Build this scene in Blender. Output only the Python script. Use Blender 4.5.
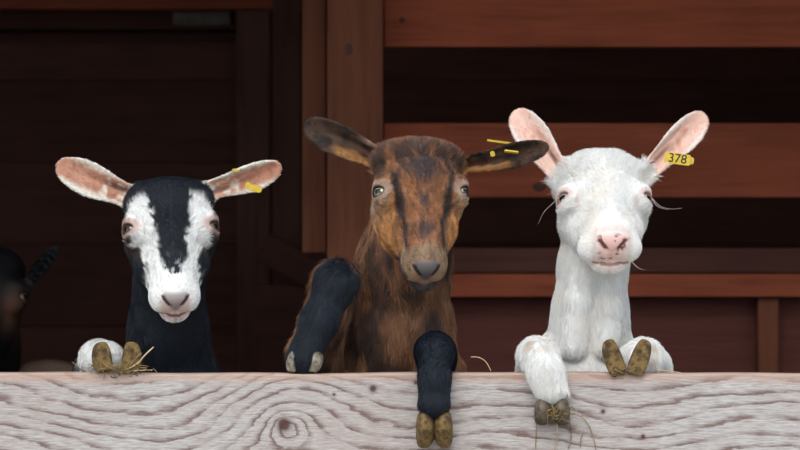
import bpy, bmesh, math, random
import numpy as np
from mathutils import Vector, Matrix

# ------------------------------------------------------------------ camera, sky, sun, exposure
scene = bpy.context.scene
col = scene.collection
for o in list(bpy.data.objects):
    bpy.data.objects.remove(o)

CAM_D, CAM_Z = 5.0, 1.30            # camera 5 m in front of the plank, 1.3 m above ground
cam_data = bpy.data.cameras.new('camera')
cam_data.sensor_width = 36.0
cam_data.lens = 135.0
cam_data.clip_end = 200
cam_data.dof.use_dof = True
cam_data.dof.focus_distance = 4.98
cam_data.dof.aperture_fstop = 5.6
cam = bpy.data.objects.new('camera', cam_data)
cam.location = (0, -CAM_D, CAM_Z)
cam.rotation_euler = (math.pi / 2, 0, 0)
col.objects.link(cam)
scene.camera = cam

world = bpy.data.worlds.new('overcast_sky')
scene.world = world
world.use_nodes = True
bg = world.node_tree.nodes['Background']
bg.inputs['Color'].default_value = (0.80, 0.90, 1.0, 1)
bg.inputs['Strength'].default_value = 1.0

sun_data = bpy.data.lights.new('hazy_sun', 'SUN')
sun_data.energy = 1.5
sun_data.angle = math.radians(35)
sun_data.color = (1.0, 0.96, 0.9)
sun = bpy.data.objects.new('hazy_sun', sun_data)
sun.location = (-2, -6, 8)
sun.rotation_euler = Vector((0.22, 1.0, -1.0)).to_track_quat('-Z', 'Y').to_euler()
col.objects.link(sun)

scene.view_settings.view_transform = 'Standard'
scene.view_settings.look = 'None'
scene.view_settings.gamma = 1.0
scene.view_settings.use_curve_mapping = False
scene.view_settings.exposure = 0.56

RNG = np.random.default_rng(7)
random.seed(7)


def W(px, py, Y):
    """a photo pixel seen at depth Y (metres behind the plank's front face)"""
    s = (Y + CAM_D) / CAM_D / 600.0
    return np.array([(px - 400) * s, Y, CAM_Z + (225 - py) * s])


# ------------------------------------------------------------------ materials
def new_mat(name):
    m = bpy.data.materials.new(name)
    m.use_nodes = True
    nt = m.node_tree
    return m, nt, nt.nodes['Principled BSDF']


def N(nt, typ, **kw):
    n = nt.nodes.new(typ)
    for k, v in kw.items():
        setattr(n, k, v)
    return n


def mth(nt, op, a, b=None, c=None):
    n = nt.nodes.new('ShaderNodeMath')
    n.operation = op
    for i, v in enumerate((a, b, c)):
        if v is None:
            continue
        if isinstance(v, (int, float)):
            n.inputs[i].default_value = v
        else:
            nt.links.new(v, n.inputs[i])
    return n.outputs[0]


def ramp(nt, fac, stops, interp='LINEAR'):
    r = nt.nodes.new('ShaderNodeValToRGB')
    r.color_ramp.interpolation = interp
    el = r.color_ramp.elements
    while len(el) < len(stops):
        el.new(0.5)
    for e, (p, c) in zip(el, stops):
        e.position = p
        e.color = (c[0], c[1], c[2], 1)
    nt.links.new(fac, r.inputs[0])
    return r.outputs[0]


def mix(nt, fac, a, b, blend='MIX'):
    n = nt.nodes.new('ShaderNodeMix')
    n.data_type = 'RGBA'
    n.blend_type = blend
    for sock, v in ((n.inputs[0], fac), (n.inputs[6], a), (n.inputs[7], b)):
        if isinstance(v, (int, float)):
            sock.default_value = v
        elif isinstance(v, tuple):
            sock.default_value = (v[0], v[1], v[2], 1)
        else:
            nt.links.new(v, sock)
    return n.outputs[2]


def noise(nt, vec, scale, detail=4, rough=0.55, dist=0.0):
    n = nt.nodes.new('ShaderNodeTexNoise')
    n.inputs['Scale'].default_value = scale
    n.inputs['Detail'].default_value = detail
    n.inputs['Roughness'].default_value = rough
    n.inputs['Distortion'].default_value = dist
    nt.links.new(vec, n.inputs['Vector'])
    return n.outputs['Fac']


def mapping(nt, vec, scale=(1, 1, 1), loc=(0, 0, 0)):
    n = nt.nodes.new('ShaderNodeMapping')
    n.inputs['Scale'].default_value = scale
    n.inputs['Location'].default_value = loc
    nt.links.new(vec, n.inputs['Vector'])
    return n.outputs[0]


def bump(nt, bsdf, h, strength, dist=0.002):
    b = nt.nodes.new('ShaderNodeBump')
    b.inputs['Strength'].default_value = strength
    b.inputs['Distance'].default_value = dist
    nt.links.new(h, b.inputs['Height'])
    nt.links.new(b.outputs[0], bsdf.inputs['Normal'])


def stained_wood(name, dark, mid, light, axis='x', rough=0.75):
    """brown-stained sawn timber, grain along the given object axis"""
    m, nt, b = new_mat(name)
    tc = N(nt, 'ShaderNodeTexCoord')
    oi = N(nt, 'ShaderNodeObjectInfo')
    add = N(nt, 'ShaderNodeVectorMath', operation='ADD')
    sc = N(nt, 'ShaderNodeVectorMath', operation='SCALE')
    comb = N(nt, 'ShaderNodeCombineXYZ')
    for i in range(3):
        nt.links.new(oi.outputs['Random'], comb.inputs[i])
    nt.links.new(comb.outputs[0], sc.inputs[0])
    sc.inputs['Scale'].default_value = 17.0
    nt.links.new(tc.outputs['Object'], add.inputs[0])
    nt.links.new(sc.outputs[0], add.inputs[1])
    v = add.outputs[0]
    s = (1.2, 14, 14) if axis == 'x' else (14, 14, 1.2)
    g = noise(nt, mapping(nt, v, s), 3.0, 6, 0.6, 0.6)
    s2 = (4, 90, 90) if axis == 'x' else (90, 90, 4)
    f = noise(nt, mapping(nt, v, s2), 2.0, 3, 0.6)
    blot = noise(nt, v, 5.0, 3, 0.5)
    c = ramp(nt, g, [(0.25, dark), (0.5, mid), (0.78, light)])
    c = mix(nt, mth(nt, 'MULTIPLY', f, 0.45), c, tuple(x * 0.45 for x in dark), 'MIX')
    c = mix(nt, ramp(nt, blot, [(0.35, (0, 0, 0)), (0.7, (0.5, 0.5, 0.5))]), c, tuple(x * 1.25 for x in mid))
    # knots
    vo = N(nt, 'ShaderNodeTexVoronoi')
    vo.inputs['Scale'].default_value = 3.0
    nt.links.new(mapping(nt, v, (0.8, 1, 1.3) if axis == 'x' else (1.3, 1, 0.8)), vo.inputs['Vector'])
    k = ramp(nt, vo.outputs['Distance'], [(0.03, (0.8, 0.8, 0.8)), (0.075, (0, 0, 0))])
    c = mix(nt, k, c, tuple(x * 0.3 for x in dark))
    var = mth(nt, 'ADD', mth(nt, 'MULTIPLY', oi.outputs['Random'], 0.35), 0.82)
    hv = N(nt, 'ShaderNodeHueSaturation')
    nt.links.new(c, hv.inputs['Color'])
    nt.links.new(var, hv.inputs['Value'])
    nt.links.new(hv.outputs[0], b.inputs['Base Color'])
    b.inputs['Roughness'].default_value = rough
    b.inputs['Specular IOR Level'].default_value = 0.25
    bump(nt, b, mth(nt, 'ADD', f, g), 0.5, 0.003)
    return m


def attr_fur(name, rough, spec, sheen=0.0, attr='coat'):
    m, nt, b = new_mat(name)
    a = N(nt, 'ShaderNodeAttribute', attribute_name=attr)
    nt.links.new(a.outputs['Color'], b.inputs['Base Color'])
    b.inputs['Roughness'].default_value = rough
    b.inputs['Specular IOR Level'].default_value = spec
    return m


def plank_material():
    """weathered board: silvery wood with remnants of red-brown paint in the wavy late-wood rings"""
    m, nt, b = new_mat('weathered_plank')
    tc = N(nt, 'ShaderNodeTexCoord')
    sep = N(nt, 'ShaderNodeSeparateXYZ')
    nt.links.new(tc.outputs['Object'], sep.inputs[0])
    # object coords in metres, origin at plank top centre front: to "grain units" (1/600 m)
    x = mth(nt, 'MULTIPLY', sep.outputs['X'], 600.0)
    z = mth(nt, 'MULTIPLY', sep.outputs['Z'], -600.0)

    def gauss(cx, sx, cz=None, sz=None):
        dx = mth(nt, 'DIVIDE', mth(nt, 'SUBTRACT', x, cx), sx)
        e = mth(nt, 'MULTIPLY', dx, dx)
        if cz is not None:
            dz = mth(nt, 'DIVIDE', mth(nt, 'SUBTRACT', z, cz), sz)
            e = mth(nt, 'ADD', e, mth(nt, 'MULTIPLY', dz, dz))
        return mth(nt, 'POWER', 2.71828, mth(nt, 'MULTIPLY', e, -1.0))

    f = z
    for amp, cx, sx in ((-26, -255, 110), (9, -420, 60), (10, 95, 70), (-7, 230, 60), (9, 380, 70)):
        f = mth(nt, 'ADD', f, mth(nt, 'MULTIPLY', gauss(cx, sx), amp))
    # knot: rings lift over it
    f = mth(nt, 'ADD', f, mth(nt, 'MULTIPLY', gauss(-112, 66, 22, 60), 40))
    f = mth(nt, 'ADD', f, mth(nt, 'MULTIPLY', gauss(-112, 20, 54, 15), 34))
    n1 = noise(nt, mapping(nt, tc.outputs['Object'], (2.0, 1, 8)), 1.6, 3, 0.55)
    f = mth(nt, 'ADD', f, mth(nt, 'MULTIPLY', mth(nt, 'SUBTRACT', n1, 0.5), 36))
    n2 = noise(nt, mapping(nt, tc.outputs['Object'], (16, 1, 60)), 2.0, 4, 0.65)
    f = mth(nt, 'ADD', f, mth(nt, 'MULTIPLY', mth(nt, 'SUBTRACT', n2, 0.5), 8))
    # ring phase (sawtooth, sharp on one side)
    ph = mth(nt, 'FRACT', mth(nt, 'DIVIDE', f, 14.0))
    line = ramp(nt, ph, [(0.0, (0.1, 0.1, 0.1)), (0.50, (0, 0, 0)), (0.68, (0.35, 0.35, 0.35)), (0.86, (1, 1, 1)), (0.95, (0.9, 0.9, 0.9)), (1.0, (0.1, 0.1, 0.1))])
    ph2 = mth(nt, 'FRACT', mth(nt, 'DIVIDE', f, 4.1))
    line2 = ramp(nt, ph2, [(0.0, (0, 0, 0)), (0.6, (0.1, 0.1, 0.1)), (0.9, (0.5, 0.5, 0.5)), (1.0, (0, 0, 0))])
    wear = noise(nt, mapping(nt, tc.outputs['Object'], (6, 1, 20), (3, 0, 1)), 2.0, 5, 0.6)
    wearm = ramp(nt, wear, [(0.40, (0, 0, 0)), (0.54, (1, 1, 1))])
    fac = mth(nt, 'MULTIPLY', line, mth(nt, 'ADD', mth(nt, 'MULTIPLY', wearm, 0.75), 0.2))
    fine = noise(nt, mapping(nt, tc.outputs['Object'], (25, 40, 260)), 1.5, 4, 0.65)
    base = ramp(nt, fine, [(0.3, (0.27, 0.24, 0.23)), (0.5, (0.43, 0.405, 0.395)), (0.7, (0.56, 0.545, 0.535))])
    spot = noise(nt, tc.outputs['Object'], 4.0, 4, 0.6)
    base = mix(nt, ramp(nt, spot, [(0.4, (0, 0, 0)), (0.75, (0.5, 0.5, 0.5))]), base, (0.36, 0.265, 0.23))
    c = mix(nt, mth(nt, 'MULTIPLY', line2, 0.30), base, (0.23, 0.145, 0.115))
    c = mix(nt, mth(nt, 'MULTIPLY', fac, 0.85), c, (0.115, 0.055, 0.044))
    # warmer tone towards the top edge
    top = ramp(nt, z, [(0.0, (0.75, 0.75, 0.75)), (1.0, (0, 0, 0))])
    tz = mth(nt, 'DIVIDE', mth(nt, 'ADD', z, mth(nt, 'MULTIPLY', mth(nt, 'SUBTRACT', n1, 0.5), 14)), 12.0)
    top = ramp(nt, tz, [(0.3, (0.7, 0.7, 0.7)), (1.0, (0, 0, 0))])
    c = mix(nt, top, c, (0.44, 0.29, 0.225))
    # knot core and the small knots and nail marks
    for cx, cz, r, s in ((-116, 51, 6.5, 1.0), (-27, 15, 4.0, 0.8), (16, 9, 2.5, 0.7), (243, 63, 2.2, 0.9), (203, 38, 2.4, 0.8), (-66, 21, 1.8, 0.7)):
        k = gauss(cx, r, cz, r)
        c = mix(nt, mth(nt, 'MINIMUM', mth(nt, 'MULTIPLY', k, 1.5 * s), 0.95), c, (0.075, 0.034, 0.03))
    nt.links.new(c, b.inputs['Base Color'])
    b.inputs['Roughness'].default_value = 0.8
    b.inputs['Specular IOR Level'].default_value = 0.2
    bump(nt, b, mth(nt, 'ADD', mth(nt, 'MULTIPLY', fac, -0.8), fine), 0.5, 0.002)
    return m


def plain(name, c, rough=0.6, spec=0.3, nscale=None, c2=None, bmp=0.0):
    m, nt, b = new_mat(name)
    b.inputs['Roughness'].default_value = rough
    b.inputs['Specular IOR Level'].default_value = spec
    tc = N(nt, 'ShaderNodeTexCoord')
    if c2 is None:
        c2 = tuple(v * 0.75 for v in c)
    n = noise(nt, tc.outputs['Object'], nscale or 40, 4, 0.6)
    cc = ramp(nt, n, [(0.38, c), (0.62, c2)])
    nt.links.new(cc, b.inputs['Base Color'])
    if bmp:
        bump(nt, b, n, bmp, 0.004)
    return m


def eye_material(name, iris, white):
    m, nt, b = new_mat(name)
    tc = N(nt, 'ShaderNodeTexCoord')
    sep = N(nt, 'ShaderNodeSeparateXYZ')
    nt.links.new(tc.outputs['Object'], sep.inputs[0])
    x, y = sep.outputs['X'], sep.outputs['Y']
    r = mth(nt, 'SQRT', mth(nt, 'ADD', mth(nt, 'MULTIPLY', x, x), mth(nt, 'MULTIPLY', y, y)))
    n = noise(nt, tc.outputs['Object'], 400, 3, 0.5)
    ic = ramp(nt, n, [(0.3, tuple(v * 0.7 for v in iris)), (0.7, iris)])
    c = mix(nt, ramp(nt, mth(nt, 'MULTIPLY', r, 80.0), [(0.72, (0, 0, 0)), (0.80, (1, 1, 1))]), ic, white)
    px = ramp(nt, mth(nt, 'MULTIPLY', mth(nt, 'ABSOLUTE', x), 100.0), [(0.55, (1, 1, 1)), (0.65, (0, 0, 0))])
    py = ramp(nt, mth(nt, 'MULTIPLY', mth(nt, 'ABSOLUTE', y), 100.0), [(0.36, (1, 1, 1)), (0.46, (0, 0, 0))])
    c = mix(nt, mth(nt, 'MULTIPLY', px, py), c, (0.006, 0.006, 0.008))
    nt.links.new(c, b.inputs['Base Color'])
    b.inputs['Roughness'].default_value = 0.08
    b.inputs['Coat Weight'].default_value = 0.6
    return m


M = {}
M['board_h'] = stained_wood('red_brown_board', (0.18, 0.038, 0.016), (0.315, 0.072, 0.031), (0.42, 0.108, 0.048), 'x')
M['panel'] = stained_wood('dark_red_panel', (0.075, 0.021, 0.014), (0.125, 0.036, 0.025), (0.17, 0.052, 0.036), 'x')
M['post_v'] = stained_wood('brown_post', (0.105, 0.030, 0.014), (0.19, 0.060, 0.029), (0.26, 0.085, 0.042), 'z')
M['shade_h'] = stained_wood('shaded_dark_board', (0.06, 0.020, 0.013), (0.105, 0.036, 0.024), (0.15, 0.053, 0.035), 'x')  # darker copy of the board wood, barn shade put into its colour
M['shade_knot_v'] = stained_wood('shaded_upright_and_knot', (0.06, 0.024, 0.015), (0.11, 0.045, 0.029), (0.16, 0.066, 0.042), 'z')  # uprights with barn shade in the colour; also the knots' own dark
M['plank'] = plank_material()
M['hoof'] = plain('muddy_hoof', (0.20, 0.125, 0.045), 0.7, 0.3, 90, (0.055, 0.032, 0.014), 0.7)
M['hoof_dark'] = plain('dark_hoof', (0.20, 0.15, 0.06), 0.65, 0.3, 110, (0.06, 0.045, 0.022), 0.5)
M['hoof_grey'] = plain('grey_hoof', (0.30, 0.27, 0.22), 0.6, 0.3, 90, (0.10, 0.075, 0.045), 0.5)
M['hoof_brown'] = plain('stained_hoof', (0.17, 0.135, 0.10), 0.6, 0.3, 70, (0.06, 0.042, 0.026), 0.6)
M['straw'] = plain('straw', (0.30, 0.21, 0.085), 0.7, 0.3, 60, (0.13, 0.085, 0.035))
M['straw_pale'] = plain('pale_straw', (0.60, 0.45, 0.28), 0.7, 0.3, 60, (0.42, 0.30, 0.16))
M['mud'] = plain('mud_and_straw', (0.17, 0.11, 0.035), 0.85, 0.2, 120, (0.05, 0.033, 0.012), 0.8)
M['tag'] = plain('yellow_tag_plastic', (0.66, 0.47, 0.055), 0.4, 0.4, 60, (0.56, 0.38, 0.04))
M['tag_print'] = plain('black_print', (0.02, 0.02, 0.02), 0.6, 0.2)
M['ground'] = plain('gravel_ground', (0.40, 0.36, 0.30), 0.9, 0.1, 30, (0.28, 0.25, 0.20), 0.4)
M['floor'] = plain('barn_floor_litter', (0.14, 0.10, 0.05), 0.9, 0.1, 50, (0.06, 0.042, 0.022), 0.5)
M['gap_grey'] = plain('slot_light_grey', (0.15, 0.13, 0.105), 0.85, 0.15, 20, (0.10, 0.085, 0.07), 0.3)  # grey of the block that stands for light through the slot
M['iron'] = plain('dark_iron', (0.05, 0.045, 0.04), 0.5, 0.5, 60)
M['eye_amber'] = eye_material('pale_amber_eye', (0.52, 0.44, 0.26), (0.35, 0.28, 0.22))
M['eye_brown'] = eye_material('brown_eye', (0.16, 0.09, 0.05), (0.18, 0.12, 0.10))
M['eye_grey'] = eye_material('pale_grey_eye', (0.40, 0.38, 0.34), (0.45, 0.36, 0.34))
M['skin_body'] = attr_fur('goat_coat', 0.62, 0.25)
M['fur'] = attr_fur('goat_fur', 0.42, 0.32)


# ------------------------------------------------------------------ object helpers
def link(o, parent=None):
    col.objects.link(o)
    if parent is not None:
        o.parent = parent
        o.matrix_parent_inverse = Matrix.Translation(parent.location).inverted() if False else Matrix.Identity(4)
    return o


def tag(o, label=None, cat=None, group=None, kind=None):
    for k, v in (('label', label), ('category', cat), ('group', group), ('kind', kind)):
        if v:
            o[k] = v
    return o


def mesh_obj(name, verts, faces, mat, parent=None, loc=None, smooth=False):
    me = bpy.data.meshes.new(name)
    me.from_pydata([tuple(map(float, v)) for v in verts], [], [tuple(map(int, f)) for f in faces])
    me.update()
    if smooth:
        me.polygons.foreach_set('use_smooth', np.ones(len(me.polygons), bool))
    me.materials.append(mat)
    o = bpy.data.objects.new(name, me)
    if loc is not None:
        o.location = loc
    return link(o, parent)


def empty(name, loc=(0, 0, 0)):
    o = bpy.data.objects.new(name, None)
    o.location = loc
    o.empty_display_size = 0.1
    return link(o)


def bm_obj(name, bm, mat, parent=None, loc=(0, 0, 0), rot=(0, 0, 0), smooth=False):
    me = bpy.data.meshes.new(name)
    bm.to_mesh(me)
    bm.free()
    if smooth:
        me.polygons.foreach_set('use_smooth', np.ones(len(me.polygons), bool))
    me.materials.append(mat)
    o = bpy.data.objects.new(name, me)
    o.location = loc
    o.rotation_euler = rot
    return link(o, parent)


def board(name, x0, x1, y0, y1, z0, z1, mat, parent=None, bev=0.004, rot=(0, 0, 0), wob=0.0):
    """a sawn timber: bevelled box with slightly uneven faces, origin at its centre"""
    c = Vector(((x0 + x1) / 2, (y0 + y1) / 2, (z0 + z1) / 2))
    h = Vector(((x1 - x0) / 2, (y1 - y0) / 2, (z1 - z0) / 2))
    bm = bmesh.new()
    bmesh.ops.create_cube(bm, size=2.0)
    for v in bm.verts:
        v.co = Vector((v.co.x * h.x, v.co.y * h.y, v.co.z * h.z))
    if bev:
        bmesh.ops.bevel(bm, geom=bm.edges[:], offset=min(bev, min(h) * 0.6), segments=2, affect='EDGES', profile=0.6)
    o = bm_obj(name, bm, mat, parent, c, rot)
    if parent is not None:
        o.location = c - parent.location
    return o


# ------------------------------------------------------------------ the barn
floor = board('floor', -3.2, 3.2, 0.0, 2.9, -0.10, 0.0, M['floor'], bev=0)
tag(floor, 'litter-covered barn floor behind the plank barrier', 'floor', kind='structure')
ground = board('ground', -14, 14, -14, 0.0, -0.10, 0.0, M['ground'], bev=0)
tag(ground, 'pale gravel yard in front of the barn', 'ground', kind='structure')
roof = board('ceiling', -3.2, 3.2, -0.25, 2.95, 2.55, 2.62, M['shade_h'], bev=0)
tag(roof, 'dark timber barn ceiling', 'ceiling', kind='structure')

OPEN_TOP = 2.05
wf = empty('wall_front', (0, 0, 0))
tag(wf, 'timber barn front around the goats\' opening', 'wall', kind='structure')
for z0, z1 in ((OPEN_TOP, OPEN_TOP + 0.18), (OPEN_TOP + 0.19, 2.40), (2.405, 2.55)):
    board('board', -3.2, 3.2, 0.0, 0.045, z0, z1, M['board_h'], wf)
for sx in (-1, 1):
    xa, xb = sorted((sx * 1.75, sx * 3.2))
    z = 0.0
    while z < OPEN_TOP - 0.02:
        board('board', xa, xb, 0.0, 0.045, z + 0.0005, min(z + 0.2, OPEN_TOP - 0.003), M['board_h'], wf)
        z += 0.2
for sx, nm in ((-1, 'wall_left'), (1, 'wall_right')):
    w = empty(nm, (sx * 3.1, 0, 0))
    tag(w, 'dark boarded side wall on the %s of the barn' % ('left' if sx < 0 else 'right'), 'wall', kind='structure')
    z = 0.0
    while z < 2.5:
        board('board', sx * 3.1 - 0.02, sx * 3.1 + 0.02, 0.05, 2.85, z + 0.0005, min(z + 0.2535, 2.549), M['shade_h'], w)
        z += 0.254

# back wall of dark boards, with an open slot under its topmost board
YB = 2.60
wb = empty('wall_back', (0, YB, 0))
tag(wb, 'very dark boarded rear wall of the barn', 'wall', kind='structure')


def zat(py, Y):
    return W(400, py, Y)[2]


def xat(px, Y):
    return W(px, 225, Y)[0]


edges = [0.003]
z_slot0, z_slot1 = zat(42, YB), zat(10, YB)
z = 0.003
k = 0
while z < z_slot0 - 0.25:
    board('board', -3.1, 3.1, YB, YB + 0.03 + 0.004 * (k % 2), z, z + 0.2075, M['shade_h'], wb)
    z += 0.208
    k += 1
board('board', -3.1, 3.1, YB, YB + 0.03, z, z_slot0, M['shade_h'], wb)
board('board', -3.1, 3.1, YB - 0.03, YB + 0.03, z_slot1, z_slot1 + 0.22, M['board_h'], wb)
board('board', -3.1, 3.1, YB, YB + 0.03, z_slot1 + 0.224, 2.545, M['shade_h'], wb)
board('sheathing', -3.1, 3.1, YB + 0.2, YB + 0.23, 0.0, 2.55, M['shade_h'], wb)
board('ledge', -3.1, 3.1, YB + 0.03, YB + 0.199, zat(30, YB + .08), zat(26, YB + .08), M['shade_h'], wb)
# upright dark boards behind the post
for px0, px1 in ((236, 270), (272, 301)):
    Yv = YB - 0.035
    board('stud', xat(px0, Yv), xat(px1, Yv), Yv, YB - 0.001, 0.003, z_slot1 - 0.003 if px0 < 250 else 2.5, M['shade_knot_v'], wb)

blk = board('slot_light_block', xat(174, 2.68), xat(231, 2.68), 2.64, 2.72, zat(26, 2.68), zat(13, 2.68), M['gap_grey'])  # added block, stands in for pale light through the slot
tag(blk, 'grey block added in the dark slot, standing for pale light through it', 'timber')

# slatted partition on the right: post, boards with gaps, rail, lower panels, stud
YP = 1.30
wp = empty('wall_partition', (0, YP, 0))
tag(wp, 'red-brown slatted timber partition behind the goats', 'wall', kind='structure')
XR = 3.05


def pboard(name, px0, px1, py0, py1, Y, th, mat, x1=None):
    return board(name, xat(px0, Y), x1 if x1 is not None else xat(px1, Y), Y, Y + th, zat(py1, Y), zat(py0, Y), mat, wp)


post = pboard('post', 327, 383, -390, 640, YP - 0.10, 0.11, M['post_v'])
post2 = pboard('post_lining', 302, 326, -380, 253, YP - 0.02, 0.05, M['post_v'])
pboard('slat', 384, 0, -28, 47, YP, 0.035, M['board_h'], XR)
pboard('slat', 384, 0, -190, -80, YP, 0.035, M['board_h'], XR)
pboard('slat', 384, 0, 123, 197.5, YP, 0.035, M['board_h'], XR)
pboard('slat', 384, 0, 248, 273, YP + 0.10, 0.035, M['shade_h'], XR)
pboard('rail', 384, 0, 274, 297, YP - 0.02, 0.075, M['board_h'], XR)
for px0, px1 in ((384, 768), (769.5, 1180)):
    pboard('panel', px0, px1, 297.5, 410, YP + 0.055, 0.02, M['panel'])
    pboard('panel', px0, px1, 411.5, 690, YP + 0.055, 0.02, M['panel'])
pboard('stud', 758, 779, 298, 800, YP + 0.001, 0.052, M['post_v'])
pboard('stud', 392, 412, 298, 800, YP + 0.001, 0.052, M['post_v'])

# sloping brace left of the post
Yb = YP + 0.95
a, b_ = Vector(W(262, 246, Yb)), Vector(W(372, 305, Yb))
L = (b_ - a).length
bm = bmesh.new()
bmesh.ops.create_cube(bm, size=1.0)
for v in bm.verts:
    v.co = Vector((v.co.x * L, v.co.y * 0.04, v.co.z * 0.075))
bmesh.ops.bevel(bm, geom=bm.edges[:], offset=0.004, segments=1, affect='EDGES')
br = bm_obj('brace', bm, M['shade_h'], wp, (a + b_) / 2 - wp.location, (0, -math.atan2((b_ - a).z, (b_ - a).x) , 0))
pboard('panel', 256, 326, 284, 620, YP + 0.99, 0.02, M['shade_h'])

# knots in the timber
for px, py, Y, rx, rz in ((349, 49, YP - .10, 4, 6), (539, 187, YP, 7, 4.5), (402, 20, YP, 3, 3)):
    bm = bmesh.new()
    bmesh.ops.create_uvsphere(bm, u_segments=14, v_segments=8, radius=1.0)
    k = (Y + CAM_D) / CAM_D / 600
    for v in bm.verts:
        v.co = Vector((v.co.x * rx * k, v.co.y * .0012, v.co.z * rz * k))
    bm_obj('knot', bm, M['shade_knot_v'], wp, Vector(W(px, py, Y)) - wp.location, smooth=True)

# plank barrier in front of the goats
ZT = W(400, 373.5, 0.0)[2]
pb = empty('plank_barrier', (0, 0, 0))
tag(pb, 'weathered grey-white plank barrier with peeling red-brown paint under the goats\' hooves', 'barrier')


def plank(z1, z0, name='plank'):
    x0, x1 = -1.749, 1.749
    nx = 160
    verts, faces = [], []
    prof = [(0.003, 0), (0.0, -0.003), (0.0, z0 - z1 + 0.003), (0.003, z0 - z1), (0.042, z0 - z1), (0.045, z0 - z1 + 0.003), (0.045, -0.003), (0.042, 0)]
    for i in range(nx + 1):
        x = x0 + (x1 - x0) * i / nx
        w = 0.0009 * math.sin(x * 7.1) + 0.0007 * math.sin(x * 23 + 1)
        for (yy, zz) in prof:
            verts.append((x, yy, zz + w * (1 if zz > -0.01 else 0.5)))
    n = len(prof)
    for i in range(nx):
        for j in range(n):
            a_ = i * n + j
            b2 = i * n + (j + 1) % n
            faces.append((a_, b2, b2 + n, a_ + n))
    faces.append(tuple(range(n - 1, -1, -1)))
    faces.append(tuple(nx * n + j for j in range(n)))
    return mesh_obj(name, verts, faces, M['plank'], pb, (0, 0, z1))


plank(ZT, ZT - 0.24)
plank(ZT - 0.26, ZT - 0.50)
plank(ZT - 0.52, ZT - 0.76)
plank(ZT - 0.78, 0.02)
for sx in (-1.7, 1.7):
    board('barrier_post', sx - 0.045, sx + 0.045, 0.046, 0.13, 0.0, ZT - 0.01, M['post_v'], pb)

# ------------------------------------------------------------------ goats: signed-distance modelling in numpy
def vnoise(P, scale, seed=0):
    """smooth value noise in [0,1]"""
    q = P * scale + 100.0 + seed * 13.7
    i = np.floor(q).astype(np.int64)
    f = q - i
    f = f * f * (3 - 2 * f)

    def h(a, b, c):
        n = (a * 374761393 + b * 668265263 + c * 2147483647 + seed * 974711) & 0xFFFFFFFF
        n = ((n ^ (n >> 13)) * 1274126177) & 0xFFFFFFFF
        return ((n ^ (n >> 16)) & 0xFFFF) / 65535.0
    r = 0
    for dx in (0, 1):
        for dy in (0, 1):
            for dz in (0, 1):
                wgt = (f[:, 0] if dx else 1 - f[:, 0]) * (f[:, 1] if dy else 1 - f[:, 1]) * (f[:, 2] if dz else 1 - f[:, 2])
                r = r + wgt * h(i[:, 0] + dx, i[:, 1] + dy, i[:, 2] + dz)
    return r


def smin(a, b, k):
    h = np.clip(0.5 + 0.5 * (b - a) / k, 0, 1)
    return b * (1 - h) + a * h - k * h * (1 - h)


def smax(a, b, k):
    return -smin(-a, -b, k)


def rcone(P, a, b, ra, rb):
    a = np.asarray(a, float)
    b = np.asarray(b, float)
    ba = b - a
    h = np.clip(((P - a) @ ba) / (ba @ ba), 0, 1)
    return np.linalg.norm(P - a - h[:, None] * ba, axis=1) - (ra + (rb - ra) * h)


def ellip(P, c, r):
    r = np.asarray(r, float)
    q = (P - np.asarray(c, float)) / r
    k0 = np.linalg.norm(q, axis=1)
    k1 = np.linalg.norm(q / r, axis=1)
    return np.where(k1 > 1e-9, k0 * (k0 - 1) / np.maximum(k1, 1e-9), -r.min())


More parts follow.
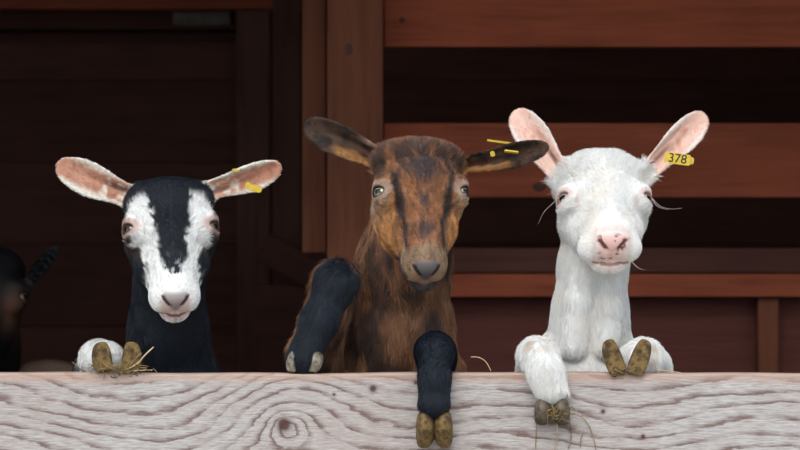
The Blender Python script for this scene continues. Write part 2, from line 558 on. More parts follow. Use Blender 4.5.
def surface_nets(xs, ys, zs, sdf):
    """sparse evaluation on a rectilinear grid, then naive surface nets"""
    nx, ny, nz = len(xs), len(ys), len(zs)
    B = 5
    ci = [np.minimum(np.arange(0, n + B - 1, B), n - 1) for n in (nx, ny, nz)]
    gx, gy, gz = np.meshgrid(xs[ci[0]], ys[ci[1]], zs[ci[2]], indexing='ij')
    dc = sdf(np.stack([gx.ravel(), gy.ravel(), gz.ravel()], 1)).reshape(gx.shape)
    sp = [np.abs(np.diff(a[c], append=a[c][-1])) for a, c in zip((xs, ys, zs), ci)]
    diag = np.sqrt(sp[0][:, None, None] ** 2 + sp[1][None, :, None] ** 2 + sp[2][None, None, :] ** 2)
    near = np.zeros(tuple(len(c) - 1 for c in ci), bool)
    for a in (0, 1):
        for b in (0, 1):
            for c in (0, 1):
                s = dc[a:a + near.shape[0], b:b + near.shape[1], c:c + near.shape[2]]
                near |= np.abs(s) < diag[:-1, :-1, :-1] * 1.0
    # dense block expansion
    bi = [np.minimum(np.arange(n) // B, near.shape[i] - 1) for i, n in enumerate((nx, ny, nz))]
    nearf = near[np.ix_(*bi)]
    # also points on a block's upper border
    for ax in range(3):
        sh = np.zeros_like(nearf)
        sl1 = [slice(None)] * 3
        sl0 = [slice(None)] * 3
        sl1[ax] = slice(1, None)
        sl0[ax] = slice(None, -1)
        sh[tuple(sl1)] = nearf[tuple(sl0)]
        nearf |= sh
    D = dc[np.ix_(*bi)].astype(np.float32)
    idx = np.nonzero(nearf)
    D[idx] = sdf(np.stack([xs[idx[0]], ys[idx[1]], zs[idx[2]]], 1))
    S = D < 0
    cnt = np.zeros((nx - 1, ny - 1, nz - 1), np.int8)
    for a in (0, 1):
        for b in (0, 1):
            for c in (0, 1):
                cnt += S[a:nx - 1 + a, b:ny - 1 + b, c:nz - 1 + c]
    act = np.nonzero((cnt > 0) & (cnt < 8))
    nv = len(act[0])
    vid = np.full(cnt.shape, -1, np.int32)
    vid[act] = np.arange(nv)
    acc = np.zeros((nv, 3))
    num = np.zeros(nv)
    corners = [(a, b, c) for a in (0, 1) for b in (0, 1) for c in (0, 1)]
    cv = {}
    cp = {}
    for (a, b, c) in corners:
        I = (act[0] + a, act[1] + b, act[2] + c)
        cv[(a, b, c)] = D[I].astype(float)
        cp[(a, b, c)] = np.stack([xs[I[0]], ys[I[1]], zs[I[2]]], 1)
    for i, c0 in enumerate(corners):
        for c1 in corners[i + 1:]:
            if sum(abs(p - q) for p, q in zip(c0, c1)) != 1:
                continue
            d0, d1 = cv[c0], cv[c1]
            m = (d0 < 0) != (d1 < 0)
            t = np.where(m, d0 / np.where(m, d0 - d1, 1), 0)
            p = cp[c0] + t[:, None] * (cp[c1] - cp[c0])
            acc += np.where(m[:, None], p, 0)
            num += m
    V = acc / num[:, None]
    F = []
    # x edges
    for ax in range(3):
        sl = [slice(1, -1)] * 3
        sl[ax] = slice(0, -1)
        s0 = S[tuple(sl)]
        sl2 = list(sl)
        sl2[ax] = slice(1, None)
        s1 = S[tuple(sl2)]
        e = np.nonzero(s0 != s1)
        base = [e[i] + (0 if i == ax else 1) for i in range(3)]
        u, v = [(1, 2), (2, 0), (0, 1)][ax]

        def cell(du, dv):
            q = list(base)
            q[u] = q[u] - du
            q[v] = q[v] - dv
            return vid[tuple(q)]
        quad = np.stack([cell(1, 1), cell(0, 1), cell(0, 0), cell(1, 0)], 1)
        flip = ~s0[e]
        quad[flip] = quad[flip][:, ::-1]
        F.append(quad)
    F = np.concatenate(F)
    F = F[(F >= 0).all(1)]
    return V, F


def axis_grid(lo, hi, flo, fhi, fine, coarse):
    a = np.arange(flo, lo, -coarse)[1:][::-1] if lo < flo else np.array([])
    f = np.arange(flo, fhi, fine)
    c = np.arange(f[-1], hi + coarse, coarse)[1:]
    a = np.concatenate([[flo - coarse * (len(a) + 1)], a]) if len(a) else np.array([flo - coarse])
    return np.concatenate([a, f, c])


def np_mesh(name, V, F, mat, parent):
    me = bpy.data.meshes.new(name)
    me.vertices.add(len(V))
    me.vertices.foreach_set('co', V.astype(np.float32).ravel())
    me.loops.add(F.size)
    me.loops.foreach_set('vertex_index', F.astype(np.int32).ravel())
    me.polygons.add(len(F))
    me.polygons.foreach_set('loop_start', np.arange(0, F.size, F.shape[1], dtype=np.int32))
    me.update(calc_edges=True)
    me.validate()
    me.polygons.foreach_set('use_smooth', np.ones(len(me.polygons), bool))
    me.materials.append(mat)
    o = bpy.data.objects.new(name, me)
    return link(o, parent)


def set_coat(me, C):
    a = me.color_attributes.new('coat', 'FLOAT_COLOR', 'POINT')
    a.data.foreach_set('color', np.concatenate([C, np.ones((len(C), 1))], 1).astype(np.float32).ravel())


def lerp(a, b, t):
    t = np.clip(t, 0, 1)
    if np.ndim(t) == 1 and (np.ndim(a) == 2 or np.ndim(b) == 2 or np.size(a) == 3):
        t = t[:, None]
    return np.asarray(a) * (1 - t) + np.asarray(b) * t


def step(x, a, b):
    t = np.clip((x - a) / (b - a), 0, 1)
    return t * t * (3 - 2 * t)


def interp(x, pts):
    p = np.asarray(pts, float)
    return np.interp(x, p[:, 0], p[:, 1])


def unit(v):
    v = np.asarray(v, float)
    return v / np.linalg.norm(v)


class Ear:
    PROF = [(-0.2, .25), (-.05, .50), (.04, .62), (.15, .66), (.3, .77), (.45, .92), (.58, 1.0), (.72, .97), (.84, .84), (.92, .66), (.965, .46), (.99, .25), (1.0, .0)]

    def __init__(self, B, T, half, face, curl=0.016, base_curl=0.035, skew=0.0, fold=0.0):
        self.B, self.T = np.array(B), np.array(T)
        self.L = np.linalg.norm(self.T - self.B)
        self.a = unit(self.T - self.B)
        f = np.asarray(face, float)
        self.n = unit(f - (f @ self.a) * self.a)      # inner side looks this way
        self.v = np.cross(self.n, self.a)
        self.half, self.curl, self.bcurl, self.skew, self.fold = half, curl, base_curl, skew, fold

    def local(self, P):
        q = P - self.B
        u = (q @ self.a) / self.L
        v = q @ self.v - self.skew * np.sin(np.pi * np.clip(u, 0, 1))
        w = q @ self.n
        return u, v, w

    def sdf(self, P):
        u, v, w = self.local(P)
        Wd = self.half * interp(u, self.PROF)
        cu = interp(u, [(-0.1, self.bcurl), (0.25, self.bcurl * 0.8), (0.5, self.curl), (1, self.curl * 0.6)])
        rel = v / self.half
        w0 = cu * rel * rel - 0.4 * cu + self.fold * u * u
        # shallow lengthwise folds of the inner ear
        w0 = w0 + 0.0016 * np.sin(rel * 9.0) * step(u, 0.05, 0.2) * (1 - step(u, 0.55, 0.8))
        th = interp(u, [(0, 0.0042), (0.6, 0.0032), (1, 0.0026)])
        d = smax(np.abs(w - w0) - th, np.abs(v) - Wd, 0.003)
        d = np.maximum(d, (-u - 0.12) * self.L)
        d = np.maximum(d, (u - 1.0) * self.L)
        return d * 0.75


class Goat:
    """one goat: body SDF, coat paint, fur, hooves, eyes"""

    def __init__(self, name, label, eye_px, Yeye, pitch, yaw=0.0, roll=0.0, scale=1.0, base=None, hs=1.0):
        self.name = name
        self.O = W(eye_px[0], eye_px[1], Yeye) if len(eye_px) == 2 else np.array(eye_px, float)
        ph = math.radians(pitch)
        x = np.array([1.0, 0, 0])
        t = np.array([0, -math.sin(ph), -math.cos(ph)])
        d = np.array([0, -math.cos(ph), math.sin(ph)])
        Rz = np.array(Matrix.Rotation(math.radians(yaw), 3, 'Z'))
        Ry = np.array(Matrix.Rotation(math.radians(roll), 3, 'Y'))
        Q = Ry @ Rz
        self.R = np.stack([Q @ x, Q @ t, Q @ d], 1)      # columns: local x, t, d in world
        self.s = hs
        self.ears, self.limbs, self.trunk, self.feet = [], [], [], []
        self.fine = 0.0027
        self.muz = 1.0
        bx = base if base is not None else (self.O[0], 0.62, 0.0)
        self.root = empty(name, bx)
        tag(self.root, label, 'goat')

    SX = [(-.12, 1.15), (-.04, 1.14), (.01, 1.12), (.04, 1.05), (.08, 1.0), (.12, 1.0)]
    length = 1.0
    brow_lift = 0.0

    def loc(self, P):
        q = ((P - self.O) @ self.R) / self.s
        t = np.where(q[:, 1] > 0, q[:, 1] / self.length, q[:, 1])
        return np.stack([q[:, 0] / interp(t, self.SX), t, q[:, 2]], 1)

    def wld(self, q):
        x, t, d = q
        x = x * float(interp(t, self.SX))
        if t > 0:
            t = t * self.length
        return self.O + self.R @ (np.array([x, t, d]) * self.s)

    EYE = (0.0590, 0.0, -0.035)

    def head_sdf(self, P):
        q = self.loc(P)
        q = np.concatenate([np.abs(q[:, :1]), q[:, 1:]], 1)       # symmetric
        m = self.muz
        d = ellip(q, (0, -.034, -.064), (.060, .056, .062))
        d = smin(d, ellip(q, (0, -.064, -.055), (.056, .038, .050)), .02)
        d = smin(d, ellip(q, (.032, -.062, -.058), (.032, .035, .040)), .012)
        if self.brow_lift:
            d = smin(d, ellip(q, (0, -.072, -.034), (.050, .036, .036)), .02)
        d = smin(d, rcone(q, (0, -.02, -.048), (0, .115, -.036), .046, .029 * m), .02)
        d = smin(d, ellip(q, (.049, .0, -.040), (.024, .030, .026)), .022)       # orbit
        d = smin(d, ellip(q, (.050, -.014, -.026), (.018, .009, .014)), .012)    # brow
        d = smin(d, rcone(q, (.030, .008, -.085), (.024, .060, -.068), .036, .030), .02)   # cheek
        d = smin(d, rcone(q, (.024, .060, -.068), (.013, .122, -.056), .030, .026 * m), .02)   # jaw
        d = smin(d, rcone(q, (0, .09, -.043), (0, .132, -.042), .033 * m, .031 * m), .015)
        d = smin(d, ellip(q, (.017 * m, .137, -.052), (.025 * m, .028, .027)), .010)   # upper lip
        d = smin(d, ellip(q, (0, .147, -.032), (.024 * m, .018, .019)), .008)      # nose pad
        d = smin(d, ellip(q, (0, .146, -.077), (.026 * m, .027, .020)), .007)      # chin
        # carve: mouth line, philtrum, nostrils, eye sockets
        d = smax(d, -rcone(q, (0, .178, -.0640), (.032, .146, -.070), .0026, .0010), .004)
        d = smax(d, -rcone(q, (0, .175, -.058), (0, .172, -.036), .0022, .0022), .004)
        d = smax(d, -rcone(q, (.0085, .170, -.036), (.021, .160, -.020), .0040, .0036), .004)
        e = np.array(self.EYE)
        d = smax(d, -ellip(q, e + np.array([.011, .001, .011]), (.0135, self.lid, .0135)), .003)
        return d * self.s * min(1.0, self.length)

    lid = .0072

    def sdf(self, P):
        d = np.full(len(P), 1e3)
        for (a, b, ra, rb, k) in self.trunk:
            p = rcone(P, a, b, ra, rb)
            d = np.where(d > 1e2, p, smin(d, p, k))
        for chain in self.limbs:
            for (a, b, ra, rb) in zip(chain[0][:-1], chain[0][1:], chain[1][:-1], chain[1][1:]):
                d = smin(d, rcone(P, a, b, ra, rb), chain[2])
        c = self.wld((0, .03, -.05))
        r = np.linalg.norm(P - c, axis=1)
        m = r < 0.26 * self.s
        if m.any():
            dh = np.full(len(P), 1e3)
            dh[m] = self.head_sdf(P[m])
            dh[~m] = r[~m] - 0.17 * self.s
            d = smin(d, dh, 0.022)
        for e in self.ears:
            mid = (e.B + e.T) / 2
            r = np.linalg.norm(P - mid, axis=1)
            m = r < e.L * 0.75 + 0.03
            de = r - e.L * 0.72
            if m.any():
                de = de.copy()
                de[m] = e.sdf(P[m])
            d = smin(d, de, 0.013)
        return d

    def build(self, lo, hi, flo, fhi, coarse=0.009):
        ax = [axis_grid(lo[i], hi[i], flo[i], fhi[i], self.fine, coarse) for i in range(3)]
        self.V, self.F = surface_nets(ax[0], ax[1], ax[2], self.sdf)
        body = np_mesh('body', self.V - np.array(self.root.location), self.F, M['skin_body'], self.root)
        V = self.V
        N_ = self.normals()
        C = self.paint(V, N_)
        set_coat(body.data, np.clip(C, 0, 1))
        self.body = body
        return body

    def normals(self):
        V, F = self.V, self.F
        fn = np.cross(V[F[:, 2]] - V[F[:, 0]], V[F[:, 3]] - V[F[:, 1]])
        self.fa = np.linalg.norm(fn, axis=1) * 0.5
        vn = np.zeros_like(V)
        for i in range(4):
            np.add.at(vn, F[:, i], fn)
        vn /= np.maximum(np.linalg.norm(vn, axis=1), 1e-12)[:, None]
        self.VN = vn
        return vn

    def ear_coords(self, P):
        """(mask near an ear, u, relative v, signed side) for the closer ear"""
        u = np.zeros(len(P))
        v = np.zeros(len(P))
        w = np.zeros(len(P))
        m = np.zeros(len(P), bool)
        which = np.full(len(P), -1)
        for i, e in enumerate(self.ears):
            uu, vv, ww = e.local(P)
            near = (uu > 0.06) & (uu < 1.08) & (np.abs(vv) < e.half * 1.15) & (np.abs(ww) < 0.05)
            near &= e.sdf(P) < 0.004
            u[near], v[near], w[near] = uu[near], vv[near] / e.half, ww[near]
            m |= near
            which[near] = i
        return m, u, v, which

    def fur(self, count, zmin, seed=1):
        """short hair strands grown from the visible skin"""
        rng = np.random.default_rng(seed)
        V, F, VN = self.V, self.F, self.VN
        cen = V[F].mean(1)
        fn = VN[F].mean(1)
        fn /= np.maximum(np.linalg.norm(fn, axis=1), 1e-9)[:, None]
        ok = (cen[:, 2] > zmin) & (fn[:, 1] < 0.55)
        # skip what stands behind the plank
        ok &= ~((cen[:, 2] < ZT - 0.03) & (cen[:, 1] > 0.03))
        wgt = self.fa * ok * self.density(cen)
        fi = rng.choice(len(F), count, p=wgt / wgt.sum())
        a, b = rng.random(count), rng.random(count)
        q = V[F[fi]]
        qn = VN[F[fi]]
        wts = np.stack([(1 - a) * (1 - b), a * (1 - b), a * b, (1 - a) * b], 1)[:, :, None]
        P = (q * wts).sum(1)
        n = (qn * wts).sum(1)
        n /= np.maximum(np.linalg.norm(n, axis=1), 1e-9)[:, None]
        ln, lift, flow = self.groom(P, n)
        keep = ln > 0.0008
        P, n, ln, lift, flow = P[keep], n[keep], ln[keep], lift[keep], flow[keep]
        k = len(P)
        flow = flow + rng.normal(0, 0.28, (k, 3))
        clump = np.stack([vnoise(P, 70, s) for s in (3, 4, 5)], 1) - 0.5
        flow = flow + clump * 1.1
        flow -= (flow * n).sum(1)[:, None] * n
        flow /= np.maximum(np.linalg.norm(flow, axis=1), 1e-9)[:, None]
        ln = ln * rng.uniform(0.55, 1.15, k)
        lift = lift * rng.uniform(0.6, 1.4, k)
        d0 = n * lift[:, None] + flow
        d0 /= np.linalg.norm(d0, axis=1)[:, None]
        pts = np.zeros((k, 4, 3))
        pts[:, 0] = P - n * 0.0006
        for j, s in enumerate((0.33, 0.66, 1.0)):
            pts[:, j + 1] = P + d0 * (ln * s)[:, None] - n * (ln * 0.28 * lift * s * s)[:, None] + np.array([0, 0, -1]) * (ln * 0.12 * s * s)[:, None]
        C = self.paint(P, n)
        C = C * rng.uniform(1 - self.jit, 1 + self.jit, (k, 1)) * (0.72 + 0.56 * vnoise(P * np.array([1.5, 1.5, .45]), 140, 31))[:, None] ** self.contrast
        C = np.clip(C, 0, 0.93)
        extra = self.whiskers()
        rad = np.full(k, 0.00032)
        rad = np.where(ln > 0.012, 0.00036, rad)
        self.emit_curves('fur', pts, rad, C)
        if extra:
            pts = np.array([e[0] for e in extra])
            self.emit_curves('whisker', pts, np.full(len(pts), 0.00035), np.array([e[1] for e in extra]))

    def nose(self, q):
        """masks of the triangular nose pad and the slanted nostrils"""
        x, t, d = np.abs(q[:, 0]), q[:, 1], q[:, 2]
        s = (t - .13) - (d + .025)
        hw = interp(s, [(-.004, .0), (.004, .019), (.014, .023), (.03, .020), (.048, .010), (.064, .0015)])
        hw = hw * self.muz ** .7
        pad = (1 - step(x, hw - .004, hw + .003)) * step(s, -.004, .014) * (t > .115)
        xn = interp(s, [(.010, .022), (.024, .0185), (.036, .0125), (.046, .008)])
        nos = (1 - step(np.abs(x - xn), .0025, .0045)) * step(s, .012, .017) * (1 - step(s, .040, .046)) * (t > .13)
        return pad, nos, s

    def emit_curves(self, name, pts, rad, C):
        k, m, _ = pts.shape
        cu = bpy.data.hair_curves.new(name)
        cu.add_curves([m] * k)
        loc = pts.reshape(-1, 3) - np.array(self.root.location)
        cu.attributes['position'].data.foreach_set('vector', loc.astype(np.float32).ravel())
        r = cu.attributes.get('radius') or cu.attributes.new('radius', 'FLOAT', 'POINT')
        taper = np.linspace(1.0, 0.25, m)
        r.data.foreach_set('value', (rad[:, None] * taper[None, :]).astype(np.float32).ravel())
        a = cu.attributes.new('coat', 'FLOAT_COLOR', 'CURVE')
        a.data.foreach_set('color', np.concatenate([C, np.ones((k, 1))], 1).astype(np.float32).ravel())
        cu.materials.append(M['fur'])
        o = bpy.data.objects.new(name, cu)
        o['kind'] = 'stuff'
        return link(o, self.root)

    contrast = 1.0
    jit = 0.40

    def whiskers(self):
        return []

    def density(self, P):
        return np.ones(len(P))

    def groom(self, P, n):
        q = self.loc(P)
        hd = self.head_mask(P)
        flow = np.tile(np.array([0, 0, -1.0]), (len(P), 1))
        fh = -self.R[:, 1][None, :] + self.R[:, 0][None, :] * (np.sign(q[:, 0]) * 0.25)[:, None]
        flow = np.where(hd[:, None] > 0.5, fh, flow)
        ln = np.where(hd > 0.5, 0.0105, 0.017)
        lift = np.where(hd > 0.5, 0.38, 0.32)
        muzzle = step(q[:, 1], 0.085, 0.125) * (hd > 0.5)
        ln = ln * (1 - 0.62 * muzzle)
        # bald: nose pad, eyes
        pad = (hd > 0.5) & (q[:, 1] > 0.145) & (np.abs(q[:, 0]) < 0.024) & (q[:, 2] > -0.064)
        ln = np.where(pad, 0, ln)
        e = np.array(self.EYE)
        qe = np.concatenate([np.abs(q[:, :1]), q[:, 1:]], 1) - (e + np.array([.010, .001, .008]))
        re = np.sqrt((qe ** 2 / np.array([.018, .0115, .018]) ** 2).sum(1))
        ln = np.where(re < 1.0, 0, np.where(re < 1.7, np.minimum(ln, 0.004), ln))
        m, u, v, w = self.ear_coords(P)
        for i, ear in enumerate(self.ears):
            s = m & (w == i)
            if not s.any():
                continue
            inner = (n[s] @ ear.n) > 0.1
            rim = np.abs(v[s]) > 0.5
            ln[s] = np.where(inner & ~rim, 0.0035, 0.0045)
            lift[s] = 0.3
            flow[s] = ear.a + ear.v * (np.sign(v[s]) * 0.35)[:, None]
        return self.groom_extra(P, n, ln, lift, flow, q, hd, m)

    def groom_extra(self, P, n, ln, lift, flow, q, hd, m):
        return ln, lift, flow

    def head_mask(self, P):
        q = self.loc(P)
        m = (q[:, 1] > -0.11) & (q[:, 1] < 0.19) & (q[:, 2] > -0.112 + 0.25 * np.clip(q[:, 1], -0.1, 0.2) * 0) & (np.abs(q[:, 0]) < 0.10)
        # limit to what is really the head
        idx = np.nonzero(m)[0]
        out = np.zeros(len(P))
        if len(idx):
            out[idx] = (self.head_sdf(P[idx]) < 0.016).astype(float)
        return out

    def eyes(self, mat, r=0.0135, tilt=0.0):
        for sx in (-1, 1):
            e = np.array(self.EYE) * np.array([sx, 1, 1])
            c = self.wld(e - np.array([sx * .0005, 0, 0.0]))
            gaze = self.R @ unit((sx * 0.70, 0.10 + tilt, 0.72))
            bm = bmesh.new()
            bmesh.ops.create_uvsphere(bm, u_segments=24, v_segments=16, radius=r * self.s)
            o = bm_obj('eye', bm, mat, self.root, Vector(c) - self.root.location, smooth=True)
            z = Vector(gaze)
            up = Vector(-self.R[:, 1])
            xx = up.cross(z).normalized()
            yy = z.cross(xx)
            o.rotation_mode = 'QUATERNION'
            o.rotation_quaternion = Matrix((xx, yy, z)).transposed().to_quaternion()

    def claw(self, C, toe, sole, side, length, width, height, mat, splay=0.0, name='hoof_claw'):
        """one half of a cloven hoof. C: centre of the coronet; toe: toward the tip; sole: ground-facing normal"""
        toe = unit(toe)
        sole = np.asarray(sole, float)
        sole = unit(sole - (sole @ toe) * toe)
        lat = unit(np.cross(toe, sole)) * side
        toe2 = unit(toe + lat * splay)
        lat2 = unit(np.cross(toe2, sole)) * side
        pts = []
        # rings from heel to toe: (along, half width outer, inner, top height)
        rings = [(-0.38, 0.40, 0.30, 0.62), (-0.20, 0.50, 0.40, 0.85), (0.10, 0.52, 0.42, 1.0), (0.35, 0.46, 0.40, 0.72), (0.55, 0.34, 0.34, 0.42), (0.66, 0.16, 0.22, 0.20)]
        verts, faces = [], []
        for (al, wo, wi, hh) in rings:
            sect = [(-wi, 0.0), (-wi * 0.95, 0.45 * hh), (-wi * 0.55, 0.9 * hh), (0.0, hh), (wo * 0.6, 0.86 * hh), (wo, 0.42 * hh), (wo * 1.04, 0.0), (wo * 0.55, 0.05), (-wi * 0.4, 0.06)]
            for (v, h) in sect:
                verts.append(C + toe2 * al * length + lat2 * (v * width) + sole * ((0.5 - h) * height))
        n = 9
        for i in range(len(rings) - 1):
            for j in range(n):
                a_, b2 = i * n + j, i * n + (j + 1) % n
                faces.append((a_, b2, b2 + n, a_ + n))
        faces.append(tuple(range(n)))
        faces.append(tuple(reversed(range((len(rings) - 1) * n, len(rings) * n))))
        org = np.array(self.root.location)
        o = mesh_obj(name, [v - C for v in verts], faces, mat, self.root, Vector(C - org), smooth=True)
        bm = bmesh.new()
        bm.from_mesh(o.data)
        bmesh.ops.recalc_face_normals(bm, faces=bm.faces[:])
        bm.to_mesh(o.data)
        bm.free()
        sm = o.modifiers.new('round', 'SUBSURF')
        sm.levels = 2
        sm.render_levels = 2
        return o

    def hoof(self, C, toe, sole, mat, size=1.0, splay=0.12, gap=0.0125, name='hoof_claw', length=0.052, width=0.024, height=0.036):
        toe = unit(toe)
        sole = np.asarray(sole, float)
        sole = unit(sole - (sole @ toe) * toe)
        lat = unit(np.cross(toe, sole))
        for side in (-1, 1):
            self.claw(C + lat * side * gap * size, toe, sole, side, length * size, width * size, height * size, mat, splay, name)

    def hind(self, hx, yh=0.66, zh=0.60, spread=0.085, mat=None, k=1.0):
        """hind legs standing on the barn floor: thigh forward to the stifle, hock back, near-vertical shank"""
        for sx in (-1, 1):
            x = hx + sx * spread
            J = [(x - sx * .02, yh, zh), (x, yh - .13, zh - .20), (x, yh + .05, zh - .33), (x, yh + .02, zh - .50), (x, yh - .015, 0.045)]
            self.limbs.append((J, [.095 * k, .062 * k, .030 * k, .024 * k, .024 * k], 0.03))
            self.hoof(np.array([x, yh - .03, 0.0185]), (0, -1, 0), (0, 0, -1), mat or M['hoof_dark'])


BLACK_SKY_TINT = np.array([0.0075, 0.011, 0.0185])  # black coat with the sky's blue reflection tinted into it
WHITE = np.array([0.82, 0.81, 0.79])


# ------------------------------------------------------------------ goat with the black and white striped face
class StripedGoat(Goat):
    def paint(self, P, n):
        q = self.loc(P)
        x, t, d = np.abs(q[:, 0]), q[:, 1], q[:, 2]
        C = np.tile(BLACK_SKY_TINT, (len(P), 1))
        hd = self.head_mask(P)
        jag = (vnoise(P, 160, 1) - 0.5) * 0.012 + (vnoise(P, 50, 2) - 0.5) * 0.007
        inn = interp(t, [(-.08, .040), (-.045, .031), (-.02, .028), (0, .026), (.046, .0225), (.08, .0205), (.10, .016), (.112, .008), (.12, -.02), (.2, -.02)])
        out = interp(t, [(-.08, .045), (-.05, .055), (-.03, .063), (0, .068), (.020, .060), (.046, .046), (.09, .041), (.115, .042), (.132, .07), (.2, .08)])
        w = step(x + jag, inn - .003, inn + .003) * (1 - step(x + jag, out - .004, out + .004)) * step(t, -.062, -.045) * hd
        # flecks where the black blaze ends
        fl = step(vnoise(P, 260, 6), 0.60, 0.72) * step(t, .065, .115) * (x < .022) * hd
        # cheeks behind the eye plane stay black
        w = w * np.where(t < 0.09, step(d, -.066, -.054), step(d, -.12, -.105))
        C = lerp(C, WHITE, np.clip(w + fl, 0, 1))
        brn = step(vnoise(P, 35, 3), 0.45, 0.7) * hd * (x > .05) * (t > .012) * (t < .06)
        C = lerp(C, np.array([.045, .025, .018]), brn * (1 - w) * 0.8)
        # pinkish skin round the eye, dark lids
        e = np.array(self.EYE)
        qe = np.concatenate([np.abs(q[:, :1]), q[:, 1:]], 1) - (e + np.array([.010, .001, .008]))
        re = np.sqrt((qe ** 2 / np.array([.018, .011, .018]) ** 2).sum(1))
        C = lerp(C, np.array([.48, .30, .26]), (1 - step(re, 1.2, 1.9)) * hd * 0.8)
        C = lerp(C, np.array([.05, .028, .022]), (1 - step(re, .75, 1.1)) * hd)
        # nose: grey pad, pink lips
        pad, nos, sn = self.nose(q)
        lip = step(sn, .018, .032) * (1 - step(x, .020, .030)) * step(d, -.080, -.070) * hd
        C = lerp(C, np.array([.60, .38, .35]), lip * 0.75)
        C = lerp(C, np.array([.27, .225, .22]), pad * hd * .9)
        C = lerp(C, np.array([.05, .035, .035]), nos * hd)
        mouth = (np.abs(d + .066) < .0025) & (t > .14) & (x < .026) & (hd > .5)
        C[mouth] = (.20, .11, .10)
        # ears
        m, u, v, wi = self.ear_coords(P)
        for i, ear in enumerate(self.ears):
            s = m & (wi == i)
            inner = step(n[s] @ ear.n, 0.0, 0.35)
            core = inner * (1 - step(np.abs(v[s] + 0.05), .42, .80)) * step(u[s], .02, .2)
            pink = lerp(np.array([.42, .18, .115]), np.array([.56, .30, .21]), vnoise(P[s], 60, 9))
            pink = lerp(pink, np.array([.70, .60, .50]), step(vnoise(P[s], 120, 19), .5, .75) * (1 - step(u[s], .35, .6)))
            c = lerp(np.tile(np.array([.76, .70, .62]), (s.sum(), 1)), pink, core)
            dark = inner * (1 - step(np.abs(v[s] + .25), .08, .2)) * (1 - step(u[s], .25, .45))
            c = lerp(c, np.array([.14, .06, .04]), dark * 0.8)
            C[s] = c
        # white foot
        f = self.white_foot(P)
        C = lerp(C, WHITE * 0.95, f)
        return C

    def white_foot(self, P):
        c = W(104, 356, 0.05)
        return 1 - step(np.linalg.norm((P - c) * np.array([1, .6, 1]), axis=1), .052, .066)

    def density(self, P):
        hd = np.linalg.norm(P - self.wld((0, .03, -.03)), axis=1) < 0.22
        return np.where(hd, 1.0, 0.6)

    def groom_extra(self, P, n, ln, lift, flow, q, hd, m):
        f = self.white_foot(P) > 0.5
        flow[f] = np.array([0, -0.6, -0.4])
        ln = np.where(f, 0.011, ln)
        return ln, lift, flow


g = StripedGoat('goat', 'black goat with two white face stripes, one white hoof on the plank', (171.5, 219.5), 0.03, 28, yaw=7, roll=-2)
g.length = 0.88
g.lid = .0060
Yh = 0.10
g.ears = [Ear(W(136, 199, Yh + .02), W(57, 164, Yh - .02), .0295, (-0.05, -1, 0.15), curl=.017, base_curl=.03, skew=.002),
          Ear(W(202, 192, Yh + .02), W(281, 166, Yh - .02), .0245, (0.15, -1, -0.25), curl=.013, base_curl=.024, skew=-.002)]
hb = g.wld((0, -.02, -.075))
cx = W(170, 372, .2)[0]
g.trunk = [(hb, W(168, 330, .17), .056, .060, .03),
           (W(168, 330, .17), W(170, 392, .22), .060, .080, .03),
           (W(170, 392, .22), (cx, .33, .86), .080, .145, .05),
           ((cx, .33, .86), (cx, .52, .70), .150, .160, .05),
           ((cx, .52, .70), (cx, .66, .62), .155, .125, .05)]
g.limbs = [([W(128, 415, .24), W(98, 425, .22), W(95, 372, .135), W(98, 358, .075), W(108, 357, .042)], [.055, .042, .028, .026, .025], .02),
           ([W(212, 415, .24), W(222, 440, .26), W(222, 480, .12), W(222, 505, .085)], [.055, .04, .03, .024], .02)]
g.hind(cx)
# sole-forward foot resting on the plank
ft = W(111, 357, .020)
for sd, px in ((-1, 104), (1, 131)):
    g.claw(W(px, 360, .010), np.array([0.14 * sd, -0.1, 1.0]), np.array([0.0, -1.0, 0.0]), sd, .050, .037, .036, M['hoof'], 0.0)
g.hoof(W(222, 512, .078), (0, -.5, -1), (0, 1, -.4), M['hoof_dark'])
g.build(lo=(cx - .30, -.15, 0.0), hi=(cx + .30, .85, 1.5), flo=(W(50, 0, .1)[0], -.13, ZT - .02), fhi=(W(288, 0, .1)[0], .16, 1.415))
g.eyes(M['eye_brown'])
g.fur(75000, ZT - .02, 11)
striped = g


